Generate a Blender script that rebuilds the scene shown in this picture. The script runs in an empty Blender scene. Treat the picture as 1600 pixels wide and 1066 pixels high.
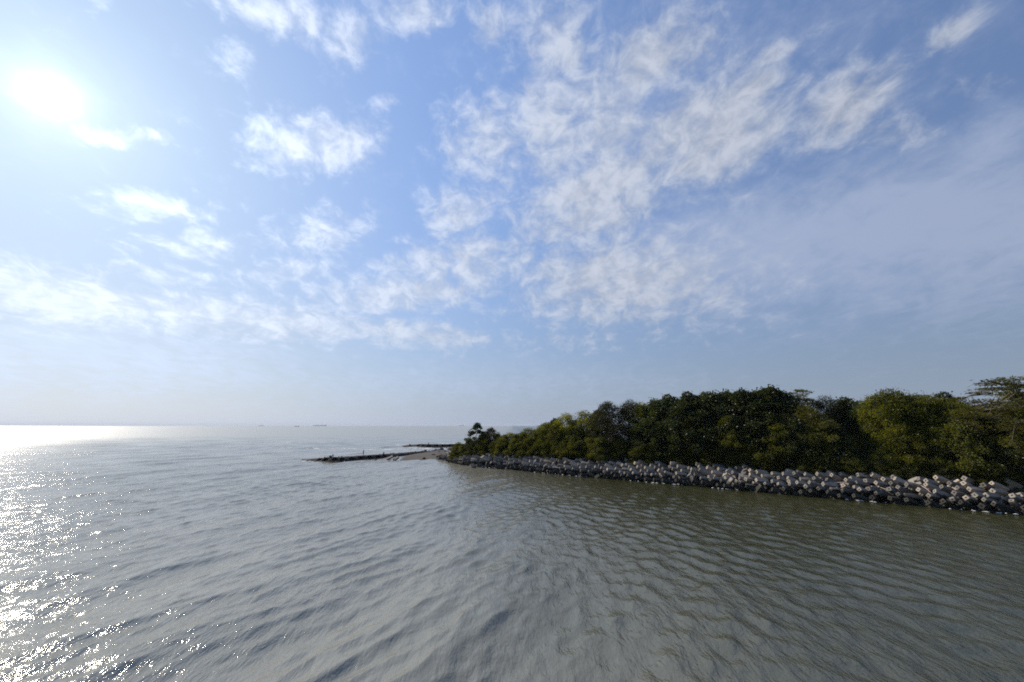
import bpy, bmesh, math, random
import numpy as np
from mathutils import Vector, Matrix, Euler

# ------------------------------------------------------------------ camera, sky, sun, exposure
scene = bpy.context.scene
C = scene.collection
F = 578.0                      # focal length in photograph pixels (1600 wide), about 13 mm full-frame
CX, CY, HORIZON = 800.0, 533.0, 665.0
PITCH = math.atan((HORIZON - CY) / F)
CP, SP = math.cos(PITCH), math.sin(PITCH)
H = 10.5                       # eye height above the water

cam_data = bpy.data.cameras.new('camera')
cam_data.sensor_width = 36.0
cam_data.lens = 36.0 * F / 1600.0
cam_data.clip_start = 0.1
cam_data.clip_end = 60000.0
cam = bpy.data.objects.new('camera', cam_data)
C.objects.link(cam)
cam.location = (0, 0, H)
cam.rotation_euler = (math.pi / 2 + PITCH, 0, 0)
scene.camera = cam


def ray(x, y):
    """world direction (unnormalised) of a photograph pixel"""
    a, b = (x - CX) / F, (CY - y) / F
    return np.array([a, CP - b * SP, b * CP + SP])


def on_plane(x, y, z=0.0):
    d = ray(x, y)
    t = (z - H) / d[2]
    return np.array([d[0] * t, d[1] * t, z])


SUN_PX = (78, 148)
SUN_DIR = ray(*SUN_PX)
SUN_DIR = SUN_DIR / np.linalg.norm(SUN_DIR)
SUN_EL = math.asin(SUN_DIR[2])
SUN_AZ = math.atan2(SUN_DIR[0], SUN_DIR[1])      # from +Y towards +X

scene.view_settings.view_transform = 'Standard'
scene.view_settings.look = 'None'
scene.view_settings.gamma = 1.0
scene.view_settings.use_curve_mapping = False
scene.view_settings.exposure = 0.8
scene.render.engine = 'CYCLES'
scene.cycles.use_denoising = False
scene.cycles.use_adaptive_sampling = False
scene.cycles.max_bounces = 8
scene.cycles.filter_width = 1.8
scene.cycles.transparent_max_bounces = 8
scene.cycles.caustics_reflective = False
scene.cycles.caustics_refractive = False
scene.cycles.sample_clamp_indirect = 4.0

sun = bpy.data.lights.new('sun', 'SUN')
sun.energy = 3.3
sun.angle = math.radians(0.6)
sun.color = (1.0, 0.90, 0.76)
sun_ob = bpy.data.objects.new('sun', sun)
C.objects.link(sun_ob)
sun_ob.location = (-60, 60, 60)
sun_ob.rotation_euler = Vector(SUN_DIR).to_track_quat('Z', 'Y').to_euler()

world = bpy.data.worlds.new('World')
scene.world = world
world.use_nodes = True
SKY_STRENGTH = 0.12


class Nodes:
    def __init__(self, tree):
        self.t = tree
        self.n = tree.nodes
        self.l = tree.links

    def put(self, sock, v):
        if isinstance(v, bpy.types.NodeSocket):
            self.l.new(v, sock)
        elif v is not None:
            sock.default_value = v

    def m(self, op, a, b=None, c=None, clamp=False):
        n = self.n.new('ShaderNodeMath')
        n.operation = op
        n.use_clamp = clamp
        self.put(n.inputs[0], a); self.put(n.inputs[1], b)
        if c is not None: self.put(n.inputs[2], c)
        return n.outputs[0]

    def v(self, op, a, b=None, scale=None):
        n = self.n.new('ShaderNodeVectorMath')
        n.operation = op
        self.put(n.inputs[0], a)
        if b is not None: self.put(n.inputs[1], b)
        if scale is not None: self.put(n.inputs['Scale'], scale)
        return n.outputs['Value'] if op in ('DOT_PRODUCT', 'LENGTH', 'DISTANCE') else n.outputs['Vector']

    def ss(self, x, lo, hi, a=0.0, b=1.0, mode='SMOOTHSTEP'):
        n = self.n.new('ShaderNodeMapRange')
        n.interpolation_type = mode
        self.put(n.inputs['Value'], x)
        self.put(n.inputs['From Min'], lo); self.put(n.inputs['From Max'], hi)
        self.put(n.inputs['To Min'], a); self.put(n.inputs['To Max'], b)
        return n.outputs['Result']

    def mix(self, f, a, b, kind='MIX'):
        n = self.n.new('ShaderNodeMix')
        n.data_type = 'RGBA'
        n.blend_type = kind
        self.put(n.inputs['Factor'], f)
        self.put(n.inputs['A'], a); self.put(n.inputs['B'], b)
        return n.outputs['Result']

    def noise(self, vec, scale, detail=4, rough=0.55, dist=0.0, lac=2.0):
        n = self.n.new('ShaderNodeTexNoise')
        if vec is not None: self.put(n.inputs['Vector'], vec)
        self.put(n.inputs['Scale'], scale)
        n.inputs['Detail'].default_value = detail
        n.inputs['Roughness'].default_value = rough
        n.inputs['Distortion'].default_value = dist
        n.inputs['Lacunarity'].default_value = lac
        return n.outputs['Fac'], n.outputs['Color']

    def new(self, kind): return self.n.new(kind)


def c4(r, g, b): return (r, g, b, 1.0)


# cloud patches: centre and half axes as seen from the viewpoint, turned into directions of the sky
CLOUDS = [
    # cx, cy, rx, ry, tilt (deg, screen, anticlockwise), amount
    (770, 40, 60, 70, 20, .80), (880, 70, 90, 110, 25, .85), (1020, 90, 150, 85, 25, .92), (900, 200, 170, 150, 35, .90),
    (1090, 215, 210, 125, 30, .98), (760, 220, 110, 110, 20, .85), (715, 330, 75, 60, 20, .90), (930, 310, 230, 90, 25, .98),
    (500, 222, 150, 66, 0, .95), (195, 212, 130, 34, 0, .66), (608, 160, 45, 24, 10, .65),
    (500, 365, 130, 65, 10, .75), (455, 425, 130, 42, 5, .80), (720, 410, 210, 75, 10, .90), (640, 455, 260, 50, 5, .90),
    (950, 440, 260, 105, 0, .95), (930, 520, 260, 45, 0, .62),
    (110, 470, 330, 60, -6, .98), (400, 498, 330, 46, -6, .96), (640, 520, 210, 34, -5, .90),
    (240, 325, 160, 46, -5, .66), (330, 385, 180, 48, -4, .68), (250, 430, 150, 34, -3, .66),
    (430, 20, 180, 60, -25, .84), (540, 60, 75, 85, -20, .82), (650, 20, 110, 55, 0, .76), (375, 95, 60, 60, -30, .70),
    (160, 5, 50, 30, 0, .60),
    (1180, 135, 80, 44, 25, .92), (1310, 165, 140, 76, 35, .90), (1200, 90, 70, 30, 30, .76), (1485, 52, 70, 34, 35, .74),
    (1520, 135, 90, 28, 15, .66), (1390, 205, 130, 46, 10, .66),
]
VEILS = [(1420, 350, 420, 110, 4, .62), (1180, 390, 330, 110, 6, .55), (1560, 235, 110, 70, 10, .45), (1020, 230, 330, 220, 30, .34),
         (120, 560, 620, 80, -3, .30), (760, 600, 420, 42, 0, .26), (1450, 430, 340, 80, 2, .42)]

W = Nodes(world.node_tree)
world.node_tree.nodes.clear()
tc = W.new('ShaderNodeTexCoord')
D = W.v('NORMALIZE', tc.outputs['Generated'])
sky = W.new('ShaderNodeTexSky')
sky.sky_type = 'NISHITA'
sky.sun_disc = False
sky.sun_elevation = SUN_EL
sky.sun_rotation = SUN_AZ
sky.altitude = 0
sky.air_density = 1.0
sky.dust_density = 0.5
sky.ozone_density = 2.0
sep = W.new('ShaderNodeSeparateXYZ')
W.l.new(D, sep.inputs[0])
dz = W.m('MAXIMUM', sep.outputs[2], 0.0)
# the deck of broken cloud, laid out on a level sheet high above
inv = W.m('DIVIDE', 1.0, W.m('ADD', dz, 0.10))
P = W.v('SCALE', D, scale=inv)
mp = W.new('ShaderNodeMapping')
mp.vector_type = 'POINT'
W.l.new(P, mp.inputs['Vector'])
mp.inputs['Rotation'].default_value = (0, 0, math.radians(-16))
mp.inputs['Scale'].default_value = (1.0, 0.55, 0.0)
P2 = mp.outputs['Vector']
big, bigc = W.noise(P2, 3.0, 3, 0.5)
warp = W.v('SCALE', W.v('SUBTRACT', bigc, (0.5, 0.5, 0.5)), scale=0.28)
P3 = W.v('ADD', P2, warp)
n1, _ = W.noise(P3, 8.0, 9, 0.62)
n2, _ = W.noise(W.v('ADD', W.v('MULTIPLY', D, (1, 1, 1.3)), W.v('SCALE', warp, scale=0.25)), 20.0, 8, 0.62, 0.3)
nn = W.m('ADD', W.m('MULTIPLY', n1, 0.46), W.m('MULTIPLY', n2, 0.62))


def patch(lst, acc):
    for (cx, cy, rx, ry, tilt, amt) in lst:
        c = ray(cx, cy); c = c / np.linalg.norm(c)
        a = math.radians(tilt)
        def dv(px, py):
            q = ray(cx + px, cy - py); return q / np.linalg.norm(q)
        e1 = (dv(rx * math.cos(a), rx * math.sin(a)) - dv(-rx * math.cos(a), -rx * math.sin(a))) / 2
        e2 = (dv(-ry * math.sin(a), ry * math.cos(a)) - dv(ry * math.sin(a), -ry * math.cos(a))) / 2
        M = np.linalg.pinv(np.stack([e1, e2], 1))
        d = W.v('SUBTRACT', D, tuple(c))
        u = W.v('DOT_PRODUCT', d, tuple(M[0])); w = W.v('DOT_PRODUCT', d, tuple(M[1]))
        q = W.m('MULTIPLY_ADD', w, w, W.m('MULTIPLY', u, u))
        dep = W.v('DOT_PRODUCT', d, tuple(c / 0.55))       # far-away directions are off the patch
        q = W.m('MULTIPLY_ADD', dep, dep, q)
        g = W.m('MULTIPLY', W.m('EXPONENT', W.m('MULTIPLY', q, -0.9)), amt)
        acc = g if acc is None else W.m('MAXIMUM', acc, g)
    return acc


mask = patch(CLOUDS, None)
veil = patch(VEILS, None)
# outside the listed patches the same broken cloud goes on thinly
mask = W.m('MAXIMUM', mask, W.m('MULTIPLY', W.ss(big, 0.5, 0.75), 0.30))
x = W.m('MULTIPLY_ADD', mask, 0.56, nn)
cloud = W.ss(x, 0.765, 1.15)
veil_n = W.ss(W.m('MULTIPLY_ADD', veil, 1.0, W.m('MULTIPLY', nn, 0.9)), 0.50, 1.10)
cosang = W.v('DOT_PRODUCT', D, tuple(SUN_DIR))
ang = W.m('MULTIPLY', W.m('ARCCOSINE', W.m('MINIMUM', cosang, 0.99999)), 180 / math.pi)
near = W.m('EXPONENT', W.m('MULTIPLY', ang, -1 / 26.0))
aur = W.m('EXPONENT', W.m('MULTIPLY', ang, -1 / 15.0))
core = W.m('MULTIPLY', W.m('EXPONENT', W.m('MULTIPLY', ang, -1 / 0.62)), W.m('MULTIPLY_ADD', nn, 1.6, 0.2))
K = 1.0 / SKY_STRENGTH
lum = W.new('ShaderNodeRGBToBW')
W.l.new(sky.outputs['Color'], lum.inputs[0])
away = W.ss(ang, 42, 108, 1.0, 0.62, 'LINEAR')      # the clear sky darkens away from the sun
comp = W.m('MULTIPLY', W.m('MULTIPLY', away, W.m('POWER', W.m('MULTIPLY_ADD', lum.outputs[0], 1 / 1.2, 1.0), -0.90)), 1.95)   # thin high haze evens the clear sky out
sky_col = W.mix(1.0, W.v('SCALE', sky.outputs['Color'], scale=comp), W.mix(W.m('MINIMUM', W.m('MULTIPLY', near, 1.5), 1.0), c4(1.03, 1.02, 1.12), c4(0.74, 0.92, 1.12)), 'MULTIPLY')
# low haze over the sea
hz = W.m('EXPONENT', W.m('MULTIPLY', dz, -1 / 0.19))
hz_b = W.m('MULTIPLY_ADD', near, 0.66 * K, 0.176 * K)
hz_col = W.mix(1.0, W.v('SCALE', (1, 1, 1), scale=hz_b), W.mix(W.m('MINIMUM', W.m('MULTIPLY', near, 3.0), 1.0), c4(0.82, 1.03, 1.46), c4(0.97, 1.01, 1.10)), 'MULTIPLY')
col = W.mix(W.m('MULTIPLY', hz, 0.95), sky_col, hz_col)
cl_b = W.m('MULTIPLY', W.m('MULTIPLY_ADD', near, 0.52 * K, 0.29 * K), W.ss(n2, 0.35, 0.66, 0.84, 1.10))
cl_col = W.mix(1.0, W.v('SCALE', (1, 1, 1), scale=cl_b), c4(0.94, 1.0, 1.14), 'MULTIPLY')
ve_b = W.m('MULTIPLY_ADD', near, 0.60 * K, 0.25 * K)
ve_col = W.mix(1.0, W.v('SCALE', (1, 1, 1), scale=ve_b), c4(0.84, 0.98, 1.32), 'MULTIPLY')
col = W.mix(W.m('MULTIPLY', veil_n, 0.75), col, ve_col)
# clouds soften into the haze low down
col = W.mix(W.m('MULTIPLY', cloud, W.ss(dz, 0.02, 0.30, 0.40, 0.82)), col, cl_col)
halo = W.m('MULTIPLY', W.m('EXPONENT', W.m('MULTIPLY', ang, -1 / 3.2)), W.m('MULTIPLY_ADD', nn, 0.30 * K, 0.02 * K))
glow = W.m('ADD', halo, W.m('MULTIPLY_ADD', core, 1.9 * K, W.m('MULTIPLY', aur, 0.08 * K)))
col = W.mix(1.0, col, W.mix(1.0, W.v('SCALE', (1, 1, 1), scale=glow), c4(0.85, 0.98, 1.08), 'MULTIPLY'), 'ADD')
col = W.mix(1.0, col, W.mix(1.0, W.v('SCALE', (1, 1, 1), scale=W.m('MULTIPLY', near, 0.13 * K)), c4(0.62, 0.95, 1.25), 'MULTIPLY'), 'ADD')
bg = W.new('ShaderNodeBackground')
W.l.new(col, bg.inputs['Color'])
bg.inputs['Strength'].default_value = SKY_STRENGTH
wo = W.new('ShaderNodeOutputWorld')
W.l.new(bg.outputs[0], wo.inputs['Surface'])
world.cycles.sampling_method = 'MANUAL'
world.cycles.sample_map_resolution = 1024

# ------------------------------------------------------------------ helpers
rng = np.random.default_rng(7)
random.seed(7)


def mesh_from(name, verts, faces_flat, sizes, mat=None, smooth=False):
    """verts (n,3); faces_flat 1-D vertex indices; sizes per-face counts (int or array)"""
    me = bpy.data.meshes.new(name)
    verts = np.asarray(verts, np.float32)
    faces_flat = np.asarray(faces_flat, np.int32).ravel()
    if np.isscalar(sizes):
        nf = len(faces_flat) // sizes
        sizes = np.full(nf, sizes, np.int32)
    nf = len(sizes)
    starts = np.concatenate([[0], np.cumsum(sizes)[:-1]]).astype(np.int32)
    me.vertices.add(len(verts)); me.vertices.foreach_set('co', verts.ravel())
    me.loops.add(len(faces_flat)); me.loops.foreach_set('vertex_index', faces_flat)
    me.polygons.add(nf); me.polygons.foreach_set('loop_start', starts)
    me.polygons.foreach_set('use_smooth', np.full(nf, smooth))
    if mat: me.materials.append(mat)
    me.update(calc_edges=True)
    me.validate()
    return me


def link(name, me, parent=None, loc=None, rot=None):
    o = bpy.data.objects.new(name, me)
    C.objects.link(o)
    if parent: o.parent = parent
    if loc is not None: o.location = loc
    if rot is not None: o.rotation_euler = rot
    return o


def tag(o, label=None, cat=None, group=None, kind=None):
    if label: o['label'] = label
    if cat: o['category'] = cat
    if group: o['group'] = group
    if kind: o['kind'] = kind
    return o


def grid_faces(nr, nc):
    i = np.arange(nr - 1)[:, None] * nc + np.arange(nc - 1)[None, :]
    return np.stack([i, i + 1, i + nc + 1, i + nc], -1).reshape(-1)


def material(name):
    m = bpy.data.materials.new(name)
    m.use_nodes = True
    m.node_tree.nodes.clear()
    N = Nodes(m.node_tree)
    out = N.new('ShaderNodeOutputMaterial')
    return m, N, out


def principled(N, out, col, rough=0.8, spec=0.3, normal=None):
    p = N.new('ShaderNodeBsdfPrincipled')
    N.put(p.inputs['Base Color'], col)
    N.put(p.inputs['Roughness'], rough)
    N.put(p.inputs['Specular IOR Level'], spec)
    if normal is not None: N.l.new(normal, p.inputs['Normal'])
    N.l.new(p.outputs[0], out.inputs['Surface'])
    return p


def bump(N, h, strength, dist):
    b = N.new('ShaderNodeBump')
    b.inputs['Strength'].default_value = strength
    b.inputs['Distance'].default_value = dist
    N.l.new(h, b.inputs['Height'])
    return b.outputs[0]


def simple_mat(name, rgb, rough=0.8, var=0.25, scale=3.0, spec=0.3):
    m, N, out = material(name)
    co = N.new('ShaderNodeTexCoord').outputs['Object']
    n, _ = N.noise(co, scale, 5, 0.6)
    k = N.ss(n, 0.3, 0.7, 1 - var, 1 + var, 'LINEAR')
    col = N.mix(1.0, c4(*rgb), N.v('SCALE', (1, 1, 1), scale=k), 'MULTIPLY')
    principled(N, out, col, rough, spec, bump(N, n, 0.4, 0.05))
    return m


# value noise for geometry
_perm = rng.random((256, 256))


def vnoise(x, y):
    xi, yi = np.floor(x).astype(int), np.floor(y).astype(int)
    fx, fy = x - xi, y - yi
    fx, fy = fx * fx * (3 - 2 * fx), fy * fy * (3 - 2 * fy)
    g = lambda a, b: _perm[a & 255, b & 255]
    return (g(xi, yi) * (1 - fx) + g(xi + 1, yi) * fx) * (1 - fy) + (g(xi, yi + 1) * (1 - fx) + g(xi + 1, yi + 1) * fx) * fy


def fnoise(x, y, o=4):
    s, a = 0, 0.5
    for k in range(o):
        s = s + a * vnoise(x * 2 ** k + 17 * k, y * 2 ** k + 31 * k); a *= 0.5
    return s


# ------------------------------------------------------------------ the shore line and the land
SHORE_PX = [(684, 716.5), (692, 719.5), (720, 726.5), (760, 730.5), (820, 736.5), (900, 744), (1000, 752.5), (1080, 759), (1160, 767),
            (1240, 774), (1320, 780.5), (1400, 787.5), (1460, 793), (1540, 800), (1600, 804.5)]
shore = np.array([on_plane(*p)[:2] for p in SHORE_PX])
end_dir = shore[-1] - shore[-4]; end_dir /= np.linalg.norm(end_dir)
shore = np.vstack([shore, shore[-1] + end_dir * 22, shore[-1] + end_dir * 70])
back = np.array([[230, 30], [240, 230], [60, 200], [12, 165], [-12, 148], [-24, 138]])
LAND = np.vstack([shore, back])


def seg_dist(pts, poly, closed):
    best = np.full(len(pts), 1e9)
    n = len(poly)
    for i in range(n if closed else n - 1):
        a, b = poly[i], poly[(i + 1) % n]
        ab = b - a
        t = np.clip(((pts - a) @ ab) / (ab @ ab), 0, 1)
        q = a + t[:, None] * ab
        best = np.minimum(best, np.hypot(*(pts - q).T))
    return best


def inside(pts, poly):
    r = np.zeros(len(pts), bool)
    n = len(poly)
    for i in range(n):
        a, b = poly[i], poly[(i + 1) % n]
        c = (a[1] > pts[:, 1]) != (b[1] > pts[:, 1])
        with np.errstate(divide='ignore', invalid='ignore'):
            xx = (b[0] - a[0]) * (pts[:, 1] - a[1]) / (b[1] - a[1]) + a[0]
        r ^= c & (pts[:, 0] < xx)
    return r


def sst(t):
    t = np.clip(t, 0, 1); return t * t * (3 - 2 * t)


def signed(pts):
    d = seg_dist(pts, LAND, True)
    return np.where(inside(pts, LAND), d, -d)


def ground_z(pts):
    pts = np.atleast_2d(np.asarray(pts, float))
    d = signed(pts)
    taper = 0.55 + 0.45 * sst((pts[:, 0] + 24) / 26)
    z = np.where(d < 0, d * 0.35, 3.1 * sst(d / 6.5) * taper + 0.9 * sst((d - 7) / 16) * taper)
    z = z + np.where(d > 1, 0.5 * (fnoise(pts[:, 0] * .3, pts[:, 1] * .3) - .47), 0)
    return np.maximum(z, -2.5)


gx = np.concatenate([np.arange(-45, 120, 1.0), np.arange(120, 245, 6.0)])
gy = np.concatenate([np.arange(-30, 160, 1.0), np.arange(160, 240, 6.0)])
GX, GY = np.meshgrid(gx, gy)
gp = np.stack([GX.ravel(), GY.ravel()], 1)
lz = ground_z(gp) - 0.25
m_soil, N, out = material('soil_and_leaf_litter')
co = N.new('ShaderNodeNewGeometry').outputs['Position']
n, _ = N.noise(co, 0.8, 6, 0.65)
col = N.mix(N.ss(n, 0.35, 0.7), c4(0.035, 0.030, 0.020), c4(0.060, 0.066, 0.026))
principled(N, out, col, 0.95, 0.1, bump(N, n, 0.8, 0.4))
land = link('land', mesh_from('land', np.column_stack([gp, lz]), grid_faces(len(gy), len(gx)), 4, m_soil, True))
tag(land, 'dark wooded headland ground behind the concrete blocks', 'land', kind='structure')

# ------------------------------------------------------------------ the sea
m_sea, N, out = material('sea_water_painted_sky')
geo = N.new('ShaderNodeNewGeometry')
pos = geo.outputs['Position']
dist = N.v('LENGTH', N.v('MULTIPLY', pos, (1, 1, 0)))


def ripples(rot):
    """fine ripples, long along the crest, running in one direction"""
    mp_ = N.new('ShaderNodeMapping'); N.l.new(pos, mp_.inputs['Vector'])
    mp_.inputs['Rotation'].default_value = (0, 0, math.radians(rot)); mp_.inputs['Scale'].default_value = (1.0, 0.36, 1.0)
    a, _ = N.noise(mp_.outputs[0], 2.3, 4, 0.6, 0.25)
    b, _ = N.noise(mp_.outputs[0], 8.0, 4, 0.6, 0.15)
    return N.m('MULTIPLY_ADD', b, 0.22, a)


mask_noise, _ = N.noise(pos, 0.03, 4, 0.6)
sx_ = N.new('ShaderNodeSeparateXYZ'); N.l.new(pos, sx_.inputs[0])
lee_sky_mask = N.ss(N.m('MULTIPLY_ADD', mask_noise, 26.0, sx_.outputs[0]), -12.0, 34.0)
ra, rb = ripples(30), ripples(-50)
hh = N.m('ADD', N.m('MULTIPLY', ra, N.m('SUBTRACT', 1.15, lee_sky_mask)), N.m('MULTIPLY', rb, N.m('ADD', lee_sky_mask, 0.15)))
patchn, _ = N.noise(pos, 0.045, 4, 0.55)
bstr = N.ss(patchn, 0.35, 0.65, 0.75, 1.2)
bm_ = N.new('ShaderNodeBump')
bm_.inputs['Distance'].default_value = 0.12
N.l.new(bstr, bm_.inputs['Strength'])
N.l.new(hh, bm_.inputs['Height'])
# bright sky reflection painted into the body colour, pale left to dark olive right
wcol = N.mix(lee_sky_mask, c4(0.225, 0.212, 0.165), c4(0.032, 0.033, 0.012))
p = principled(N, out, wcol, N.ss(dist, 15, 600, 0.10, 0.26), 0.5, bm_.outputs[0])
p.inputs['IOR'].default_value = 2.15
p.inputs['Specular Tint'].default_value = c4(1.0, 0.965, 0.84)


def wave_height(X, Y, spacing):
    """sum of choppy wave trains; waves shorter than the local mesh spacing are left out"""
    r = np.random.default_rng(21)
    Z = np.zeros_like(X); DX = np.zeros_like(X); DY = np.zeros_like(X)
    # in the lee near the headland the crests swing round to lie along the shore
    blend = sst((X * 0.64 + Y * 0.77 + 6) / 46) * sst((X + 12) / 34)
    gust = 0.55 + 0.9 * fnoise(X * 0.03 + 5, Y * 0.03 + 9, 3)
    trains = []
    for i in range(9): trains.append((r.uniform(8, 17), math.atan2(-0.50, 0.865) + r.normal(0, .16), 0.0042, 0))
    for i in range(20): trains.append((r.uniform(2.2, 7), math.atan2(-0.50, 0.865) + r.normal(0, .28), 0.0034, 0))
    for i in range(26): trains.append((r.uniform(.55, 2.0), math.atan2(-0.50, 0.865) + r.normal(0, .34), 0.0064, 0))
    for i in range(24): trains.append((r.uniform(.5, 2.6), math.atan2(0.77, 0.64) + r.normal(0, .70), 0.0056, 1))
    for lam, th, steep, fam in trains:
        k = 2 * math.pi / lam
        dx, dy = math.cos(th), math.sin(th)
        ph = k * (X * dx + Y * dy) + r.uniform(0, 6.28)
        ph = ph + 1.4 * (fnoise(X / lam / 7 + lam, Y / lam / 7, 2) - .4) * 6
        a = steep * lam
        w = (0.30 + 0.70 * blend) if fam else (1 - 0.72 * blend)
        w = w * sst((lam / spacing - 2.2) / 2.5)
        if lam < 3: w = w * gust
        s, c = np.sin(ph), np.cos(ph)
        Z += a * w * s
        q = 0.8 * a * w
        DX -= q * dx * c * -1; DY -= q * dy * c * -1
    return Z, DX, DY


NA = 820
az = np.linspace(math.radians(-72), math.radians(72), NA)
rr = [9.0]
while rr[-1] < 13500:
    r0 = rr[-1]
    rr.append(r0 + (0.15 if r0 < 42 else r0 * 0.0036 if r0 < 230 else r0 * 0.0036 * min(14, (r0 / 230) ** 1.5)))
rr = np.array(rr)
NR = len(rr)
A2, R2 = np.meshgrid(az, rr)
X, Y = R2 * np.sin(A2), R2 * np.cos(A2)
drr = np.gradient(rr)
SPC = np.maximum(R2 * (az[1] - az[0]), drr[:, None] * np.ones_like(A2))
Z, DX, DY = wave_height(X, Y, SPC)
fade = np.exp(-np.maximum(signed(np.stack([X.ravel(), Y.ravel()], 1)).reshape(X.shape) + 3, 0) / 3.0)
Z = Z * fade
sv = np.stack([X + DX * fade, Y + DY * fade, Z], -1).reshape(-1, 3)
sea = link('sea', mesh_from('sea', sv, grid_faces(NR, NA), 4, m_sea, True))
tag(sea, 'grey green sea with small choppy waves', 'sea', kind='structure')
# the rest of the water round about, outside the fine sheet
ring_a = np.linspace(math.radians(72), math.radians(288), 60)
ring_r = np.array([9.0, 30, 100, 400, 1500, 5000, 13500])
RA, RR = np.meshgrid(ring_a, ring_r)
rv = np.stack([RR * np.sin(RA), RR * np.cos(RA), np.zeros_like(RA)], -1).reshape(-1, 3)
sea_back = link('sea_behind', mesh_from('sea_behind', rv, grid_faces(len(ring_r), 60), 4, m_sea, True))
tag(sea_back, 'calm grey green water outside the view', 'sea', kind='structure')
da = np.linspace(0, 2 * math.pi, 48, endpoint=False)
dv_ = np.vstack([np.stack([9.05 * np.sin(da), 9.05 * np.cos(da), np.full(48, -0.06)], 1)])
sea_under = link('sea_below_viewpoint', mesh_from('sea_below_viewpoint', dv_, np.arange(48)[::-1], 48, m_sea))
tag(sea_under, 'grey green water under the viewpoint', 'sea', kind='structure')

# ------------------------------------------------------------------ concrete armour blocks
m_conc, N, out = material('weathered_concrete')
oi = N.new('ShaderNodeObjectInfo')
tcn = N.new('ShaderNodeTexCoord').outputs['Object']
geo = N.new('ShaderNodeNewGeometry').outputs['Position']
zc = N.new('ShaderNodeSeparateXYZ'); N.l.new(geo, zc.inputs[0])
off = N.v('SCALE', N.new('ShaderNodeCombineXYZ').outputs[0], scale=1.0)
rnd = oi.outputs['Random']
n, _ = N.noise(N.v('ADD', tcn, N.v('SCALE', (13.1, 7.7, 3.3), scale=N.m('MULTIPLY', rnd, 9.0))), 2.2, 6, 0.65)
nf, _ = N.noise(tcn, 14.0, 4, 0.6)
ramp = N.new('ShaderNodeValToRGB')
N.l.new(rnd, ramp.inputs[0])
cr = ramp.color_ramp
cr.elements[0].position = 0; cr.elements[0].color = c4(0.11, 0.10, 0.09)
cr.elements[1].position = 1; cr.elements[1].color = c4(0.44, 0.375, 0.30)
e = cr.elements.new(0.35); e.color = c4(0.25, 0.23, 0.20)
e = cr.elements.new(0.8); e.color = c4(0.34, 0.295, 0.24)
k = N.ss(n, 0.3, 0.72, 0.62, 1.12, 'LINEAR')
base = N.mix(1.0, ramp.outputs[0], N.v('SCALE', (1, 1, 1), scale=k), 'MULTIPLY')
base = N.mix(N.ss(nf, 0.55, 0.75, 0, 0.35), base, c4(0.12, 0.11, 0.10))
# tide line: algae and mussels up to a ragged height
tide = N.ss(N.m('MULTIPLY_ADD', n, 0.9, zc.outputs[2]), 1.40, 2.15, 1.0, 0.0)
base = N.mix(N.m('MULTIPLY', tide, 0.93), base, c4(0.022, 0.022, 0.018))
principled(N, out, base, 0.88, 0.25, bump(N, N.m('MULTIPLY_ADD', nf, 0.4, n), 0.35, 0.05))


def bar(bm, x0, L, w, taper=0.86):
    """a square bar along Y with tapered arms and a lifting recess in each end"""
    rings = []
    for yy, s in ((-L / 2, taper), (-w * 0.55, 1.0), (w * 0.55, 1.0), (L / 2, taper)):
        h = w / 2 * s
        rings.append([bm.verts.new((x0 + a * h, yy, b * h)) for a, b in ((-1, -1), (1, -1), (1, 1), (-1, 1))])
    fs = []
    for i in range(3):
        for j in range(4):
            fs.append(bm.faces.new((rings[i][j], rings[i][(j + 1) % 4], rings[i + 1][(j + 1) % 4], rings[i + 1][j])))
    ends = [bm.faces.new(rings[0]), bm.faces.new(rings[-1][::-1])]
    return ends


def block_mesh(name, seed):
    r = random.Random(seed)
    bm = bmesh.new()
    w, L, g = 0.62, 1.95, 0.56
    ends = bar(bm, -g, L, w) + bar(bm, g, L, w)
    h = w / 2 * 0.93
    vs = [bm.verts.new((a * (g - 0.24), b * h, c * h)) for a in (-1, 1) for b, c in ((-1, -1), (1, -1), (1, 1), (-1, 1))]
    for j in range(4):
        bm.faces.new((vs[j], vs[(j + 1) % 4], vs[4 + (j + 1) % 4], vs[4 + j]))
    bm.normal_update()
    bmesh.ops.recalc_face_normals(bm, faces=bm.faces[:])
    edges = [e for e in bm.edges if e.is_manifold and e.calc_face_angle(0) > 0.6]
    bmesh.ops.bevel(bm, geom=edges, offset=0.045, segments=1, affect='EDGES', profile=0.5)
    bm.normal_update()
    for f in [f for f in bm.faces if abs(f.normal.y) > 0.98 and f.calc_area() > 0.10]:
        bmesh.ops.inset_region(bm, faces=[f], thickness=0.19, depth=0.0)
        bmesh.ops.inset_region(bm, faces=[f], thickness=0.01, depth=-0.11)
    for v in bm.verts:
        v.co += Vector((r.gauss(0, .009), r.gauss(0, .009), r.gauss(0, .009)))
    me = bpy.data.meshes.new(name)
    bm.to_mesh(me); bm.free()
    me.materials.append(m_conc)
    return me


BLOCKS = [block_mesh('armour_block', s) for s in range(3)]
cum = np.concatenate([[0], np.cumsum(np.hypot(*np.diff(shore, axis=0).T))])


def shore_at(s, d):
    i = int(np.clip(np.searchsorted(cum, s) - 1, 0, len(shore) - 2))
    a, b = shore[i], shore[i + 1]
    t = (b - a) / np.linalg.norm(b - a)
    nrm = np.array([-t[1], t[0]])          # towards the land
    pnt = a + t * (s - cum[i])
    return pnt + nrm * d, t, nrm


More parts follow.
